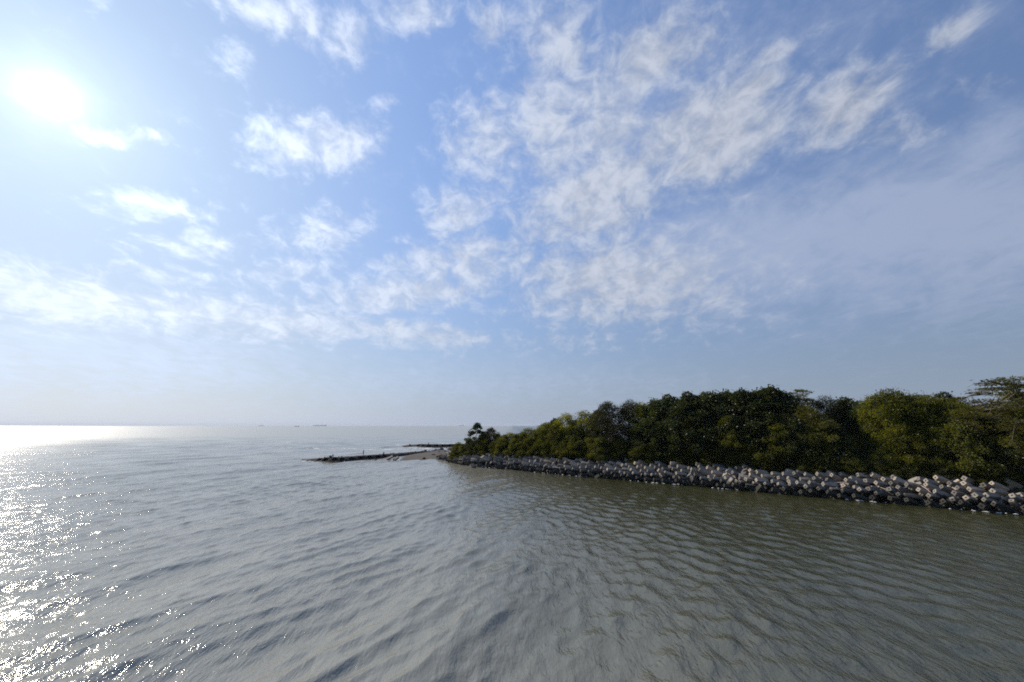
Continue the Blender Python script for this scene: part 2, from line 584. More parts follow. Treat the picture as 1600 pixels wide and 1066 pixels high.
S_END = cum[len(SHORE_PX) - 1] + 2.0
ROWS = [(0.35, 0.10), (1.15, 0.65), (2.0, 1.20), (2.95, 1.75), (3.95, 2.25), (5.1, 2.65)]
SECTIONS = [(0, 900, 'the bushes of the seaward end'), (900, 1000, 'the grey green casuarinas'), (1000, 1205, 'the tall dark broadleaf trees'),
            (1205, 1290, 'the pale willowy trees'), (1290, 1495, 'the tall yellow green trees'), (1495, 9999, 'the tallest feathery tree')]


def section(x, y, z):
    xx = CX + F * x / (y * CP + (z - H) * SP)
    return next(t for a, b, t in SECTIONS if a <= xx < b)


ROW_LABEL = ['black tide stained block standing in water', 'wet based block just above the waterline', 'pale block in mid slope', 'pale block above mid slope', 'pale block under the crest', 'grey block on the crest']
n_per_row = 72
cand = []
pole_spots = []
for k, (d, z) in enumerate(ROWS):
    for i in range(n_per_row):
        s = 1.2 + (i + 0.5 * (k % 2) + random.uniform(-.22, .22)) * (S_END - 1.5) / n_per_row
        pnt, t, nrm = shore_at(s, d + random.uniform(-.22, .22))
        low = 0.62 + 0.38 * float(sst((pnt[0] + 24) / 20))
        if k == 5 and random.random() < 0.25: continue
        sea_dir = math.atan2(-nrm[1], -nrm[0])
        if random.random() < 0.88:      # arms pointing out to the water
            yaw = sea_dir + random.gauss(-0.85, 0.20); pit = random.uniform(0.08, 0.48); roll = random.gauss(.75, .22)
        else:             # lying broadside, showing a long arm
            yaw = sea_dir + random.choice((-1, 1)) * random.uniform(1.0, 1.6); pit = random.uniform(0.35, 1.0); roll = random.uniform(-.8, .8)
        dirv = Vector((math.cos(yaw) * math.cos(pit), math.sin(yaw) * math.cos(pit), math.sin(pit)))
        q = dirv.to_track_quat('Y', 'Z') @ Euler((0, roll, 0)).to_quaternion()
        sc = random.uniform(.92, 1.06)
        loc = Vector((pnt[0], pnt[1], z * low + random.uniform(-.10, .16)))
        cand.append((loc.length, k, i % 3, loc, q, sc))
cand.sort(key=lambda c_: c_[0])
GROUPS = ['blocks at the bank foot', 'blocks above the waterline', 'blocks in mid slope', 'blocks above mid slope', 'blocks under the crest', 'blocks of the crest']
for _, k, mi, loc, q, sc in cand[:300]:
    o = link('armour_block', BLOCKS[mi], loc=loc)
    o.rotation_mode = 'QUATERNION'
    o.rotation_quaternion = q
    o.scale = (sc, sc, sc)
    sec = section(*loc)
    tag(o, ROW_LABEL[k] + ' below ' + sec, 'concrete block', GROUPS[k] + ' below ' + sec)
# the rest, far along the bank towards the tip, as one mass
bm = bmesh.new()
for _, k, mi, loc, q, sc in cand[300:]:
    nv = len(bm.verts)
    bm.from_mesh(BLOCKS[mi])
    bm.verts.ensure_lookup_table()
    bmesh.ops.transform(bm, matrix=Matrix.LocRotScale(loc, q, (sc, sc, sc)), verts=bm.verts[nv:])
far_me = bpy.data.meshes.new('far_armour_blocks'); bm.to_mesh(far_me); bm.free()
m_conc_far = m_conc.copy()
far_me.materials.clear(); far_me.materials.append(m_conc_far)
for nd in m_conc_far.node_tree.nodes:      # each block of the mass keeps its own shade
    if nd.type == 'OBJECT_INFO':
        g2 = m_conc_far.node_tree.nodes.new('ShaderNodeNewGeometry')
        for lk in list(nd.outputs['Random'].links): m_conc_far.node_tree.links.new(g2.outputs['Random Per Island'], lk.to_socket)
tag(link('far_armour_blocks', far_me), 'mass of grey concrete armour blocks packed toward the headland tip', 'concrete blocks', kind='stuff')

# ------------------------------------------------------------------ rocks
def rock_mesh(name, seed, mat, sub=2):
    r = random.Random(seed)
    bm = bmesh.new()
    bmesh.ops.create_icosphere(bm, subdivisions=sub, radius=1.0)
    planes = [(Vector((r.gauss(0, 1), r.gauss(0, 1), r.gauss(0, 1))).normalized(), r.uniform(.55, .9)) for _ in range(11)]
    for v in bm.verts:
        for nrm, dd in planes:
            e_ = v.co.dot(nrm) - dd
            if e_ > 0: v.co -= nrm * e_
        v.co *= 1 + r.gauss(0, .02)
    me = bpy.data.meshes.new(name)
    bm.to_mesh(me); bm.free()
    me.materials.append(mat)
    return me


m_rock = simple_mat('grey_rubble_stone', (0.10, 0.096, 0.085), 0.9, 0.5, 1.5)
m_wet = simple_mat('wet_black_stone', (0.020, 0.018, 0.018), 0.8, 0.5, 1.2, 0.2)
ROCKS = [rock_mesh('boulder', s, m_rock) for s in range(4)]
WETROCKS = [rock_mesh('wet_rock', s + 10, m_wet) for s in range(4)]


def put_rock(lib, name, x, y, z, r, label, group, cat='rock'):
    o = link(name, random.choice(lib), loc=(x, y, z))
    o.rotation_euler = (random.uniform(-.5, .5), random.uniform(-.5, .5), random.uniform(0, 6.28))
    o.scale = (r * random.uniform(.8, 1.35), r * random.uniform(.8, 1.2), r * random.uniform(.55, .9))
    return tag(o, label, cat, group)


# rubble slope at the very tip of the headland
for i in range(110):
    px, py = random.uniform(664, 745), 0
    lo, hi = np.interp(px, [664, 690, 715, 745], [708, 702, 698, 697]), np.interp(px, [664, 690, 715, 745], [711, 717, 720, 716])
    py = random.uniform(lo, hi)
    q = on_plane(px, py, 1.2)
    q[2] = max(float(ground_z(q[None, :2])[0]), -0.1)
    q = on_plane(px, py, q[2])
    gz = max(float(ground_z(q[None, :2])[0]), 0.0)
    put_rock(ROCKS, 'boulder', q[0], q[1], gz + 0.08, random.uniform(.45, 1.05), 'grey rubble boulder on the bare tip of the headland beside the sand', 'rubble boulders at the headland tip')

# ------------------------------------------------------------------ sand spit
m_sand = simple_mat('damp_sand', (0.080, 0.069, 0.060), 0.9, 0.15, 0.5, 0.15)
sand_poly = np.array([on_plane(*p_)[:2] for p_ in [(612, 715.5), (628, 716.8), (650, 717), (690, 720), (712, 722), (712, 704), (672, 704.5), (650, 707), (625, 711)]])
bx0, by0 = sand_poly.min(0) - 3; bx1, by1 = sand_poly.max(0) + 3
sx, sy = np.meshgrid(np.arange(bx0, bx1, .6), np.arange(by0, by1, .6))
sp = np.stack([sx.ravel(), sy.ravel()], 1)
sd = seg_dist(sp, sand_poly, True); sd = np.where(inside(sp, sand_poly), sd, -sd)
szz = np.clip(0.05 + sd * 0.08, -0.8, 0.55) + 0.05 * (fnoise(sp[:, 0], sp[:, 1]) - .45)
tag(link('beach', mesh_from('beach', np.column_stack([sp, szz]), grid_faces(*sx.shape), 4, m_sand, True)), 'small spit of damp brown sand between headland and jetty', 'beach', kind='structure')

# ------------------------------------------------------------------ old jetties
m_jetty, N, out = material('black_wet_masonry')
co = N.new('ShaderNodeNewGeometry').outputs['Position']
n, _ = N.noise(co, 1.3, 6, 0.7)
col = N.mix(N.ss(n, 0.35, 0.75), c4(0.020, 0.018, 0.019), c4(0.062, 0.054, 0.052))
principled(N, out, col, 0.9, 0.12, bump(N, n, 0.9, 0.25))


def polyline(pts, n):
    c = np.concatenate([[0], np.cumsum(np.hypot(*np.diff(pts, axis=0).T))])
    s = np.linspace(0, c[-1], n)
    return np.stack([np.interp(s, c, pts[:, 0]), np.interp(s, c, pts[:, 1])], 1), s


def jetty(name, front_px, top_z, width, hole_from, hole_to, step, label):
    pts = np.array([on_plane(*p_)[:2] for p_ in front_px])
    n = 260
    P_, s = polyline(pts, n)
    tan = np.gradient(P_, axis=0); tan /= np.linalg.norm(tan, axis=1)[:, None]
    nrm = np.stack([-tan[:, 1], tan[:, 0]], 1)
    nrm *= np.sign(nrm[:, 1])[:, None]
    tz = np.interp(s / s[-1], *zip(*top_z))
    ww = np.interp(s / s[-1], *zip(*width))
    prof = [(-.14, -.8), (-.05, -.25), (0, .02), (.06, .18), (.11, .33), (.16, .48), (.21, .63), (.26, .77), (.31, .88), (.37, .95), (.45, 1.0), (.6, 1.03), (.75, 1.0), (.85, .85), (1.0, .3), (1.1, -.6)]
    V = []
    for u, h in prof:
        q = P_ + nrm * (u * ww)[:, None]
        z = h * tz + 0.30 * (fnoise(s * 0.9 + u * 9, s * 0 + u * 7, 3) - .45) * np.where(h > .1, 1, .3)
        jag = (fnoise(s * 2.1, s * 0 + u * 23, 2) - .38) * 0.5
        q = q + nrm * (jag * 0.6)[:, None]
        if 0.04 < u < 0.34:       # the row of oval scour holes along the flank
            ph = ((s - hole_from) % step) / step - .5
            live = (s > hole_from) & (s < hole_to)
            e_ = 1 - (ph / .30) ** 2 - ((u - .19) / .13) ** 2
            dep = np.where(live, np.clip(e_ * 2.2, 0, 1), 0)
            q = q + nrm * (dep * 1.25)[:, None]
            z = z - dep * 0.12
        V.append(np.column_stack([q, z]))
    V = np.array(V)
    me = mesh_from(name, V.reshape(-1, 3), grid_faces(len(prof), n), 4, m_jetty, False)
    o = link(name, me)
    return tag(o, label, 'jetty'), P_, nrm, tz, ww


j1, JP, JN, JZ, JW = jetty('stone_jetty', [(470, 719.2), (482, 721.0), (500, 722.3), (530, 722.2), (560, 720.4), (600, 717.6), (640, 713.2), (672, 708.6)],
      [(0, .18), (.08, .6), (.2, 1.15), (.5, 1.3), (.75, 1.1), (1, .9)], [(0, 1.2), (.15, 5.0), (.6, 5.5), (1, 3.0)], 8.0, 33.0, 2.85,
      'long low black jetty with oval holes running out from the sand spit')
j2, J2P, J2N, J2Z, J2W = jetty('stone_jetty', [(622, 697.3), (640, 698.0), (660, 699.0), (690, 699.0), (735, 698.0)],
      [(0, .1), (.15, .7), (.3, 1.25), (1, 1.3)], [(0, 1.0), (.2, 5.0), (1, 6.0)], 12.0, 44.0, 3.6,
      'shorter low stone jetty farther out behind the headland tip')
for i in range(14):
    k = random.randrange(10, 250)
    u = random.choice((0.02, .42, .5, .6, .8))
    q = JP[k] + JN[k] * u * JW[k]
    put_rock(WETROCKS, 'wet_rock', q[0], q[1], (JZ[k] if u > .3 else .05) + 0.02, random.uniform(.15, .34), 'small black wet rock lying on the long low jetty', 'rocks on the long jetty')
for i in range(16):
    k = random.randrange(30, 250)
    q = J2P[k] + J2N[k] * random.choice((0, .4, .5)) * J2W[k]
    put_rock(WETROCKS, 'wet_rock', q[0], q[1], J2Z[k] * .9, random.uniform(.25, .6), 'black wet rock on the farther low jetty', 'rocks on the far jetty')
for (px, py, r, lab) in [(663, 717.8, .7, 'lone black rock standing in shallow water off the sand spit'), (587, 719.8, .4, 'small black rock awash beside the broken slabs'),
                         (664, 705.5, .8, 'black rock where the jetty meets the rubble tip'), (660, 706.3, .5, 'smaller black rock at the root of the jetty'),
                         (686, 718.5, 1.0, 'big black rock at the corner where the blocks begin')]:
    q = on_plane(px, py)
    put_rock(WETROCKS, 'wet_rock', q[0], q[1], 0.15, r, lab, None)

# broken slabs by the jetty
m_slab, N, out = material('broken_concrete_slab')
g_ = N.new('ShaderNodeNewGeometry')
n, _ = N.noise(g_.outputs['Position'], 1.5, 5, .6)
principled(N, out, N.mix(N.ss(n, .3, .7), c4(.05, .046, .042), c4(.13, .125, .115)), .85, .3, bump(N, n, .5, .1))


def slab(px, py, L, Wd, T, yaw, tilt, roll, label):
    bm = bmesh.new()
    r = random.Random(int(px))
    out_ = [(-.5, -.5), (.1, -.52), (.5, -.42), (.46, .1), (.52, .5), (-.1, .46), (-.52, .5), (-.46, 0)]
    lo = [bm.verts.new((a * L, b * Wd, -T / 2)) for a, b in out_]
    hi = [bm.verts.new((a * L * .98, b * Wd * .98, T / 2 + r.uniform(-.03, .03))) for a, b in out_]
    bm.faces.new(hi); bm.faces.new(lo[::-1])
    for i in range(8): bm.faces.new((lo[i], lo[(i + 1) % 8], hi[(i + 1) % 8], hi[i]))
    me = bpy.data.meshes.new('broken_slab'); bm.to_mesh(me); bm.free()
    me.materials.append(m_slab)
    q = on_plane(px, py)
    o = link('broken_slab', me, loc=(q[0], q[1] + 1.0, .38), rot=(tilt, roll, yaw))
    tag(o, label, 'concrete slab')


slab(605, 718.6, 3.0, 1.8, .40, .35, .22, -.38, 'larger tilted concrete slab broken off the jetty, lying in the shallows')
slab(617.5, 718.9, 1.6, 1.4, .40, .5, .25, -.60, 'smaller tilted concrete slab with a dark face beside the bigger slab')

# ------------------------------------------------------------------ foam
m_foam, N, out = material('sea_foam')
principled(N, out, c4(.60, .61, .60), .7, .3)


def foam_patches(name, spots, label):
    """spots: x, y, size along, size across, angle"""
    V, Fc, S_ = [], [], []
    for (x, y, a, b, th) in spots:
        n = 7
        base = len(V)
        c_, s_ = math.cos(th), math.sin(th)
        for i in range(n):
            t = 2 * math.pi * i / n
            rr_ = random.uniform(.5, 1.1)
            u, w = a * rr_ * math.cos(t), b * rr_ * math.sin(t)
            V.append((x + u * c_ - w * s_, y + u * s_ + w * c_, 0.09))
        V.append((x, y, 0.17))
        for i in range(n):
            Fc += [base + i, base + (i + 1) % n, base + n]
    me = mesh_from(name, V, Fc, 3, m_foam, True)
    return tag(link(name, me), label, 'foam', kind='stuff')


spots = []
s = 0.0
while s < S_END:
    g = float(vnoise(np.array([s * .22]), np.array([3.3]))[0])
    if g > .5:
        for _ in range(1):
            pnt, t, _n = shore_at(s + random.uniform(-.4, .4), random.uniform(-.75, -.05) - .3 * g)
            spots.append((pnt[0], pnt[1], random.uniform(.12, .6) * g, random.uniform(.03, .09), math.atan2(t[1], t[0]) + random.gauss(0, .2)))
    s += random.uniform(.3, 1.1)
foam_patches('foam', spots, 'white foam line washing at the foot of the concrete blocks')
spots = []
def surf(px0, px1, py0, py1, n, la, lb):
    for _ in range(n):
        f = random.random()
        q = on_plane(px0 + (px1 - px0) * f, py0 + (py1 - py0) * f + random.gauss(0, .28))
        spots.append((q[0], q[1], random.uniform(.4, 1) * la, random.uniform(.4, 1) * lb, random.gauss(0, .08)))
surf(620, 660, 695.5, 697.8, 60, 1.6, .5); surf(625, 700, 700.2, 701.0, 60, 1.8, .4); surf(655, 690, 702.2, 700.4, 60, 1.3, .3)
surf(440, 560, 700.5, 701.8, 55, 2.0, .35); surf(560, 650, 703.0, 702.0, 40, 1.6, .35); surf(690, 735, 693.6, 693.0, 30, 2.2, .6)
surf(470, 500, 720.8, 723.0, 22, .7, .25); surf(504, 506, 721.2, 721.4, 4, .6, .3); surf(535, 570, 722.6, 721.3, 14, .6, .15)
surf(440, 520, 692.0, 691.6, 26, 2.4, .4)
foam_patches('surf_foam', spots, 'thin white lines of surf round the jetties and shoals')

# ------------------------------------------------------------------ trees
def leaf_mat(name, rgb, trans, hue=0.0, gloss=0.06):
    m, N, out = material(name)
    oi = N.new('ShaderNodeObjectInfo')
    at = N.new('ShaderNodeAttribute'); at.attribute_name = 'tint'
    k = N.m('MULTIPLY', N.ss(at.outputs['Fac'], 0, 1, .55, 1.45, 'LINEAR'), N.ss(oi.outputs['Random'], 0, 1, .72, 1.25, 'LINEAR'))
    col = N.mix(1.0, c4(*rgb), N.v('SCALE', (1, 1, 1), scale=k), 'MULTIPLY')
    yel = N.mix(1.0, col, c4(1.25, 1.10, .7), 'MULTIPLY')
    col = N.mix(N.ss(at.outputs['Fac'], .55, 1.0, 0, .8), col, yel)
    d = N.new('ShaderNodeBsdfDiffuse'); N.l.new(col, d.inputs[0])
    t = N.new('ShaderNodeBsdfTranslucent')
    N.l.new(N.mix(1.0, col, c4(1.5, 1.35, .55), 'MULTIPLY'), t.inputs[0])
    g = N.new('ShaderNodeBsdfGlossy'); g.inputs['Roughness'].default_value = .38; g.inputs[0].default_value = c4(.8, .8, .8)
    a = N.new('ShaderNodeMixShader'); a.inputs[0].default_value = trans
    N.l.new(d.outputs[0], a.inputs[1]); N.l.new(t.outputs[0], a.inputs[2])
    b = N.new('ShaderNodeMixShader'); b.inputs[0].default_value = gloss
    N.l.new(a.outputs[0], b.inputs[1]); N.l.new(g.outputs[0], b.inputs[2])
    N.l.new(b.outputs[0], out.inputs['Surface'])
    return m


m_bark = simple_mat('grey_brown_bark', (0.15, 0.125, 0.10), .95, .35, 4.0, .15)
M_LEAF = {
    'dark': leaf_mat('dark_broad_leaves', (.038, .052, .016), .34, gloss=.02),
    'light': leaf_mat('yellow_green_leaves', (.116, .128, .014), .50, gloss=.015),
    'pine': leaf_mat('grey_green_needles', (.050, .056, .026), .28, gloss=.02),
    'feather': leaf_mat('pale_olive_leaves', (.124, .128, .020), .50, gloss=.015),
    'spray': leaf_mat('olive_feathery_leaves', (.085, .092, .030), .42, gloss=.02),
    'shrub': leaf_mat('olive_shrub_leaves', (.074, .084, .014), .44, gloss=.015),
}


def tubes(segs):
    V, Fc = [], []
    for a, b, r0, r1 in segs:
        a, b = np.array(a), np.array(b)
        d = b - a
        L = np.linalg.norm(d)
        if L < 1e-4: continue
        d = d / L
        u = np.cross(d, [0.3, 0.5, 0.81]); u /= np.linalg.norm(u)
        w = np.cross(d, u)
        base = len(V)
        n = 6 if r0 > .06 else 4
        for c_, r_ in ((a, r0), (b, r1)):
            for i in range(n):
                t = 2 * math.pi * i / n
                V.append(c_ + r_ * (u * math.cos(t) + w * math.sin(t)))
        for i in range(n):
            Fc += [base + i, base + (i + 1) % n, base + n + (i + 1) % n, base + n + i]
    return V, Fc


KINDS = {
    # base: crown start (share of 10 m), rad: crown radius, n: clumps, rc: clump radius, nl: leaves per clump, leaf length/width, flat: clump flattening
    'dark': dict(mat='dark', base=.16, rad=3.3, n=85, rc=.80, nl=170, L=.29, Wd=.20, flat=.75, up=.25, shape=.55),
    'light': dict(mat='light', base=.24, rad=3.2, n=85, rc=.78, nl=170, L=.22, Wd=.13, flat=.85, up=.35, shape=.6),
    'pine': dict(mat='pine', base=.10, rad=2.6, n=110, rc=.62, nl=150, L=.38, Wd=.045, flat=.9, up=.1, shape=.85),
    'feather': dict(mat='feather', base=.24, rad=3.0, n=90, rc=.72, nl=150, L=.34, Wd=.07, flat=.8, up=.0, shape=.6),
    'spray': dict(mat='spray', base=.40, rad=4.4, n=95, rc=.85, nl=85, L=.30, Wd=.09, flat=.22, up=.5, shape=.35),
    'shrub': dict(mat='shrub', base=.02, rad=5.6, n=75, rc=1.45, nl=200, L=.42, Wd=.28, flat=.65, up=.3, shape=.5),
    'airy': dict(mat='dark', base=.05, rad=4.2, n=85, rc=.60, nl=100, L=.32, Wd=.20, flat=.8, up=.2, shape=.5),
}


def make_proto(kind, seed):
    K_ = KINDS[kind]
    r = np.random.default_rng(seed)
    HT = 10.0
    base = K_['base'] * HT
    # lobes give the crown its uneven outline
    lob = [(r.uniform(0, 6.28), r.uniform(.35, .95), r.uniform(.7, 1.15)) for _ in range(6)]
    cl = []
    tries = 0
    while len(cl) < K_['n'] and tries < 6000:
        tries += 1
        f = r.random() ** .85                       # height through the crown
        az_ = r.uniform(0, 6.28)
        env = math.sin(math.pi * min(1, (f * .93 + .07)) ** K_['shape']) ** .6 if f < .999 else 0
        env = max(env, .12)
        bulge = 1.0
        for la, lf, lr in lob:
            dd = (math.cos(az_ - la) - .5)
            if dd > 0 and abs(f - lf) < .28: bulge = max(bulge, 1 + .32 * lr * dd * 2) if lr > .9 else min(bulge, 1 - .30 * dd)
        q = math.sqrt(r.uniform(.12, 1))
        rad = K_['rad'] * env * bulge * q
        z = base + f * (HT - base - K_['rc'] * .5) + r.normal(0, .12)
        p_ = np.array([rad * math.cos(az_), rad * math.sin(az_), z])
        if any(np.linalg.norm(p_ - c_) < K_['rc'] * .62 for c_ in cl): continue
        cl.append(p_)
    # trunk and limbs
    segs = []
    stems = 1 if kind not in ('shrub', 'airy', 'feather', 'spray') else 3
    tops = []
    for s_ in range(stems):
        az_ = r.uniform(0, 6.28)
        lean = .12 if stems == 1 else .42
        p_ = np.array([.12 * math.cos(az_) * (stems > 1), .12 * math.sin(az_) * (stems > 1), -.4])
        pts = [p_]
        nseg = 6
        for i in range(nseg):
            step = HT * .82 / nseg
            p_ = p_ + np.array([lean * step * (math.cos(az_) + r.normal(0, .5)) * .6, lean * step * (math.sin(az_) + r.normal(0, .5)) * .6, step])
            pts.append(p_)
        r0 = .20 if stems == 1 else .13
        for i in range(nseg):
            segs.append((pts[i], pts[i + 1], r0 * (1 - i / nseg * .85), r0 * (1 - (i + 1) / nseg * .85)))
        tops.append(np.array(pts))
    for c_ in cl:
        best = None
        for pts in tops:
            for p_ in pts[1:]:
                if p_[2] < c_[2] - .1:
                    hd = np.hypot(*(c_ - p_)[:2]); vd = c_[2] - p_[2]
                    cost = abs(vd - .75 * hd) + .3 * hd
                    if best is None or cost < best[0]: best = (cost, p_)
        if best is None: continue
        a = best[1]
        mid = a * .45 + c_ * .55 + np.array([r.normal(0, .15), r.normal(0, .15), -.12 * np.linalg.norm(c_ - a)])
        L_ = np.linalg.norm(c_ - a)
        w = min(.07, .016 + .013 * L_)
        segs += [(a, mid, w, w * .65), (mid, c_, w * .65, w * .25)]
        for _ in range(3):
            e_ = c_ + r.normal(0, 1, 3) * K_['rc'] * np.array([.6, .6, .5 * K_['flat']])
            segs.append((c_ * .9 + mid * .1, e_, w * .35, .006))
    tv, tf = tubes(segs)
    t_me = mesh_from('trunk', tv, tf, 4, m_bark, True)
    # leaves
    P_, T_, tint = [], [], []
    for c_ in cl:
        n = int(K_['nl'] * r.uniform(.6, 1.3))
        g = r.normal(0, 1, (n, 3)); g /= np.linalg.norm(g, axis=1)[:, None]
        rad = K_['rc'] * r.uniform(.75, 1.2) * r.uniform(.35, 1.0, n) ** .6
        off_ = g * rad[:, None] * np.array([1, 1, K_['flat']])
        stray = r.random(n) < .13
        off_[stray] *= 1.35 + .5 * r.random((int(stray.sum()), 1))
        P_.append(c_ + off_)
        outw = off_ + np.array([c_[0], c_[1], 0]) * .18
        T_.append(outw)
        tint.append(np.clip(np.full(n, r.beta(2, 2)) * .7 + r.random(n) * .3 + .10 * (c_[2] / HT - .6), 0, 1))
    P_, T_, tint = np.vstack(P_), np.vstack(T_), np.concatenate(tint)
    n = len(P_)
    ax = T_ / (np.linalg.norm(T_, axis=1)[:, None] + 1e-6) + r.normal(0, .75, (n, 3))
    if kind == 'feather': ax[:, 2] -= .55
    if kind == 'pine': ax[:, 2] += .35
    if kind == 'spray': ax[:, 2] *= .45
    ax /= np.linalg.norm(ax, axis=1)[:, None]
    nr = r.normal(0, 1, (n, 3)) + np.array([0, 0, K_['up'] * 3])
    sd_ = np.cross(ax, nr); sd_ /= np.linalg.norm(sd_, axis=1)[:, None] + 1e-6
    up_ = np.cross(sd_, ax)
    Ls = K_['L'] * r.uniform(.65, 1.25, n)[:, None]; Ws = K_['Wd'] * r.uniform(.7, 1.2, n)[:, None]
    v0 = P_ - ax * Ls * .5
    v1 = P_ + sd_ * Ws * .5 + up_ * Ws * .18
    v2 = P_ + ax * Ls * .5 - up_ * Ls * .08
    v3 = P_ - sd_ * Ws * .5 + up_ * Ws * .18
    V = np.stack([v0, v1, v2, v3], 1).reshape(-1, 3)
    me = mesh_from('crown', V, np.arange(4 * n), 4, M_LEAF[K_['mat']], False)
    at = me.attributes.new('tint', 'FLOAT', 'POINT')
    at.data.foreach_set('value', np.repeat(tint, 4).astype(np.float32))
    return t_me, me


PROTO = {}
for kk, cnt in (('dark', 3), ('light', 3), ('pine', 2), ('feather', 3), ('spray', 2), ('shrub', 3), ('airy', 1)):
    PROTO[kk] = [make_proto(kk, 100 + 17 * i + len(kk) * 7) for i in range(cnt)]


def shore_range(d2):
    """distance along a level direction to the water's edge of the headland"""
    best = None
    for i in range(len(shore) - 1):
        a, b = shore[i], shore[i + 1]
        M = np.array([[d2[0], a[0] - b[0]], [d2[1], a[1] - b[1]]])
        if abs(np.linalg.det(M)) < 1e-9: continue
        t, u = np.linalg.solve(M, a)
        if t > 0 and -1e-6 <= u <= 1 + 1e-6 and (best is None or t < best): best = t
    return best


def plant(kind, px, py, d, label, group, wide=1.0, name=None, cat='tree', idx=None):
    dr = ray(px, py)
    hl = math.hypot(dr[0], dr[1])
    d2 = dr[:2] / hl
    r0 = shore_range(d2)
    r_ = r0 + d
    pos_ = d2 * r_
    gz = float(ground_z(pos_[None])[0]) - .25
    top = H + dr[2] / hl * r_
    ht = max(1.2, top - gz)
    i = random.randrange(len(PROTO[kind])) if idx is None else idx
    t_me, c_me = PROTO[kind][i]
    nm = name or ('shrub' if kind == 'shrub' else {'dark': 'broadleaf_tree', 'light': 'broadleaf_tree', 'pine': 'casuarina_tree', 'feather': 'willowy_tree', 'spray': 'feathery_tree', 'airy': 'sparse_tree'}[kind])
    o = link(nm, None, loc=(pos_[0], pos_[1], gz), rot=(random.gauss(0, .04), random.gauss(0, .04), random.uniform(0, 6.28)))
    sz = ht / 10.0
    wide *= 1.1
    o.scale = (sz * wide, sz * wide, sz)
    link('trunk', t_me, o); link('crown', c_me, o)
    tag(o, label, cat, group)
    return o


SKY_LINE = [(745, 659), (770, 671), (800, 676), (830, 668), (860, 657), (880, 647), (905, 643), (930, 639), (950, 627), (975, 625), (1000, 629), (1020, 622), (1050, 617),
            (1080, 615), (1110, 613), (1140, 608), (1170, 610), (1195, 602), (1220, 612), (1250, 604), (1270, 614), (1300, 618), (1320, 622), (1345, 627), (1365, 615), (1385, 608),
            (1410, 614), (1440, 616), (1470, 621), (1500, 611), (1520, 600), (1550, 593), (1580, 597), (1600, 601), (1700, 596), (1900, 590)]
sk = np.array(SKY_LINE, float)
sky_y = lambda x: float(np.interp(x, sk[:, 0], sk[:, 1]))

# skyline and middle trees, each by its foot inland of the water's edge
plant('airy', 746, 661, 8, 'sparse dark tree with open branches at the seaward tip of the wood', None, .95)
plant('pine', 768, 668, 9, 'dark bushy tree beside the sparse tree at the headland tip', None, 1.25)
plant('light', 796, 676, 12, 'low rounded tree in the dip inland of the headland tip', None, 1.5)
plant('light', 826, 669, 12, 'low yellow green tree on the rising edge of the wood', 'low trees on the rising edge', 1.5)
plant('light', 852, 660, 13, 'low yellow green tree on the rising edge of the wood', 'low trees on the rising edge', 1.3)
plant('dark', 866, 655, 18, 'dark tree behind the low yellow green trees', None, 1.2)
plant('light', 884, 646, 12, 'domed bright green tree where the wood steps up', 'domed bright trees at the step', 1.15)
plant('light', 912, 642, 12, 'domed bright green tree where the wood steps up', 'domed bright trees at the step', 1.15)
plant('dark', 934, 640, 16, 'dark leafy tree between domed bright trees and the grey pines', None, 1.1)
plant('pine', 952, 627, 10, 'grey green casuarina standing full height down to the bank', 'casuarinas rising from the bank', 1.2)
plant('pine', 978, 625, 12, 'grey green casuarina standing full height down to the bank', 'casuarinas rising from the bank', 1.15)
plant('light', 1006, 628, 13, 'yellowish tree between the casuarinas and the dark glossy trees', None, 1.05)
for (x_, d_) in [(1022, 11), (1046, 14), (1068, 11), (1090, 15), (1112, 12), (1135, 14), (1158, 11), (1180, 14), (1200, 12), (1215, 16)]:
    plant('dark', x_, sky_y(x_) + random.uniform(-1, 3), d_, 'tall dark glossy broadleaf tree in the highest part of the wood', 'tall dark broadleaf trees', 1.1)
plant('spray', 1248, 603, 14, 'bare topped feathery tree above the pale willowy trees', None, .75)
for (x_, y_, d_) in [(1228, 648, 9), (1252, 628, 10), (1276, 640, 9), (1268, 664, 8.0), (1206, 668, 8.0)]:
    plant('feather', x_, y_, d_, 'pale olive willowy tree leaning over the bank', 'pale willowy trees', 1.05)
for (x_, y_, d_) in [(1300, 618, 14), (1322, 622, 15), (1342, 628, 13)]:
    plant('pine' if x_ == 1300 else 'dark', x_, y_, d_, 'dark tree with ragged top behind the willowy trees' if x_ != 1300 else 'dark bristly tree behind the willowy trees', 'ragged dark trees' if x_ != 1300 else None, 1.0)
for (x_, y_, d_) in [(1366, 616, 11), (1386, 607, 12), (1418, 616, 12), (1444, 617, 11), (1480, 622, 12)]:
    plant('light', x_, y_, d_, 'tall yellow green tree between the willowy trees and the tallest feathery tree', 'tall yellow green trees', .95)
for (x_, y_, d_) in [(1400, 622, 17), (1432, 614, 18), (1462, 616, 18), (1500, 614, 16)]:
    plant('dark' if x_ in (1400, 1462) else 'spray', x_, y_, d_, 'dark tree filling in behind the tall yellow green trees' if x_ in (1400, 1462) else 'thin feathery tree top showing over the yellow green trees',
          'dark trees behind the yellow green ones' if x_ in (1400, 1462) else 'thin feathery tree tops', .9)
plant('spray', 1552, 586, 11, 'tallest feathery tree with wide flat open sprays above the wood', None, 1.05, idx=0)
plant('feather', 1512, 632, 10, 'olive tree under the tallest feathery tree', 'olive trees under the feathery tree', 1.0)
plant('feather', 1560, 634, 10, 'olive tree under the tallest feathery tree', 'olive trees under the feathery tree', 1.1)
plant('light', 1595, 640, 9, 'bright green tree beside the olive trees at the end of the wood', None, 1.1)
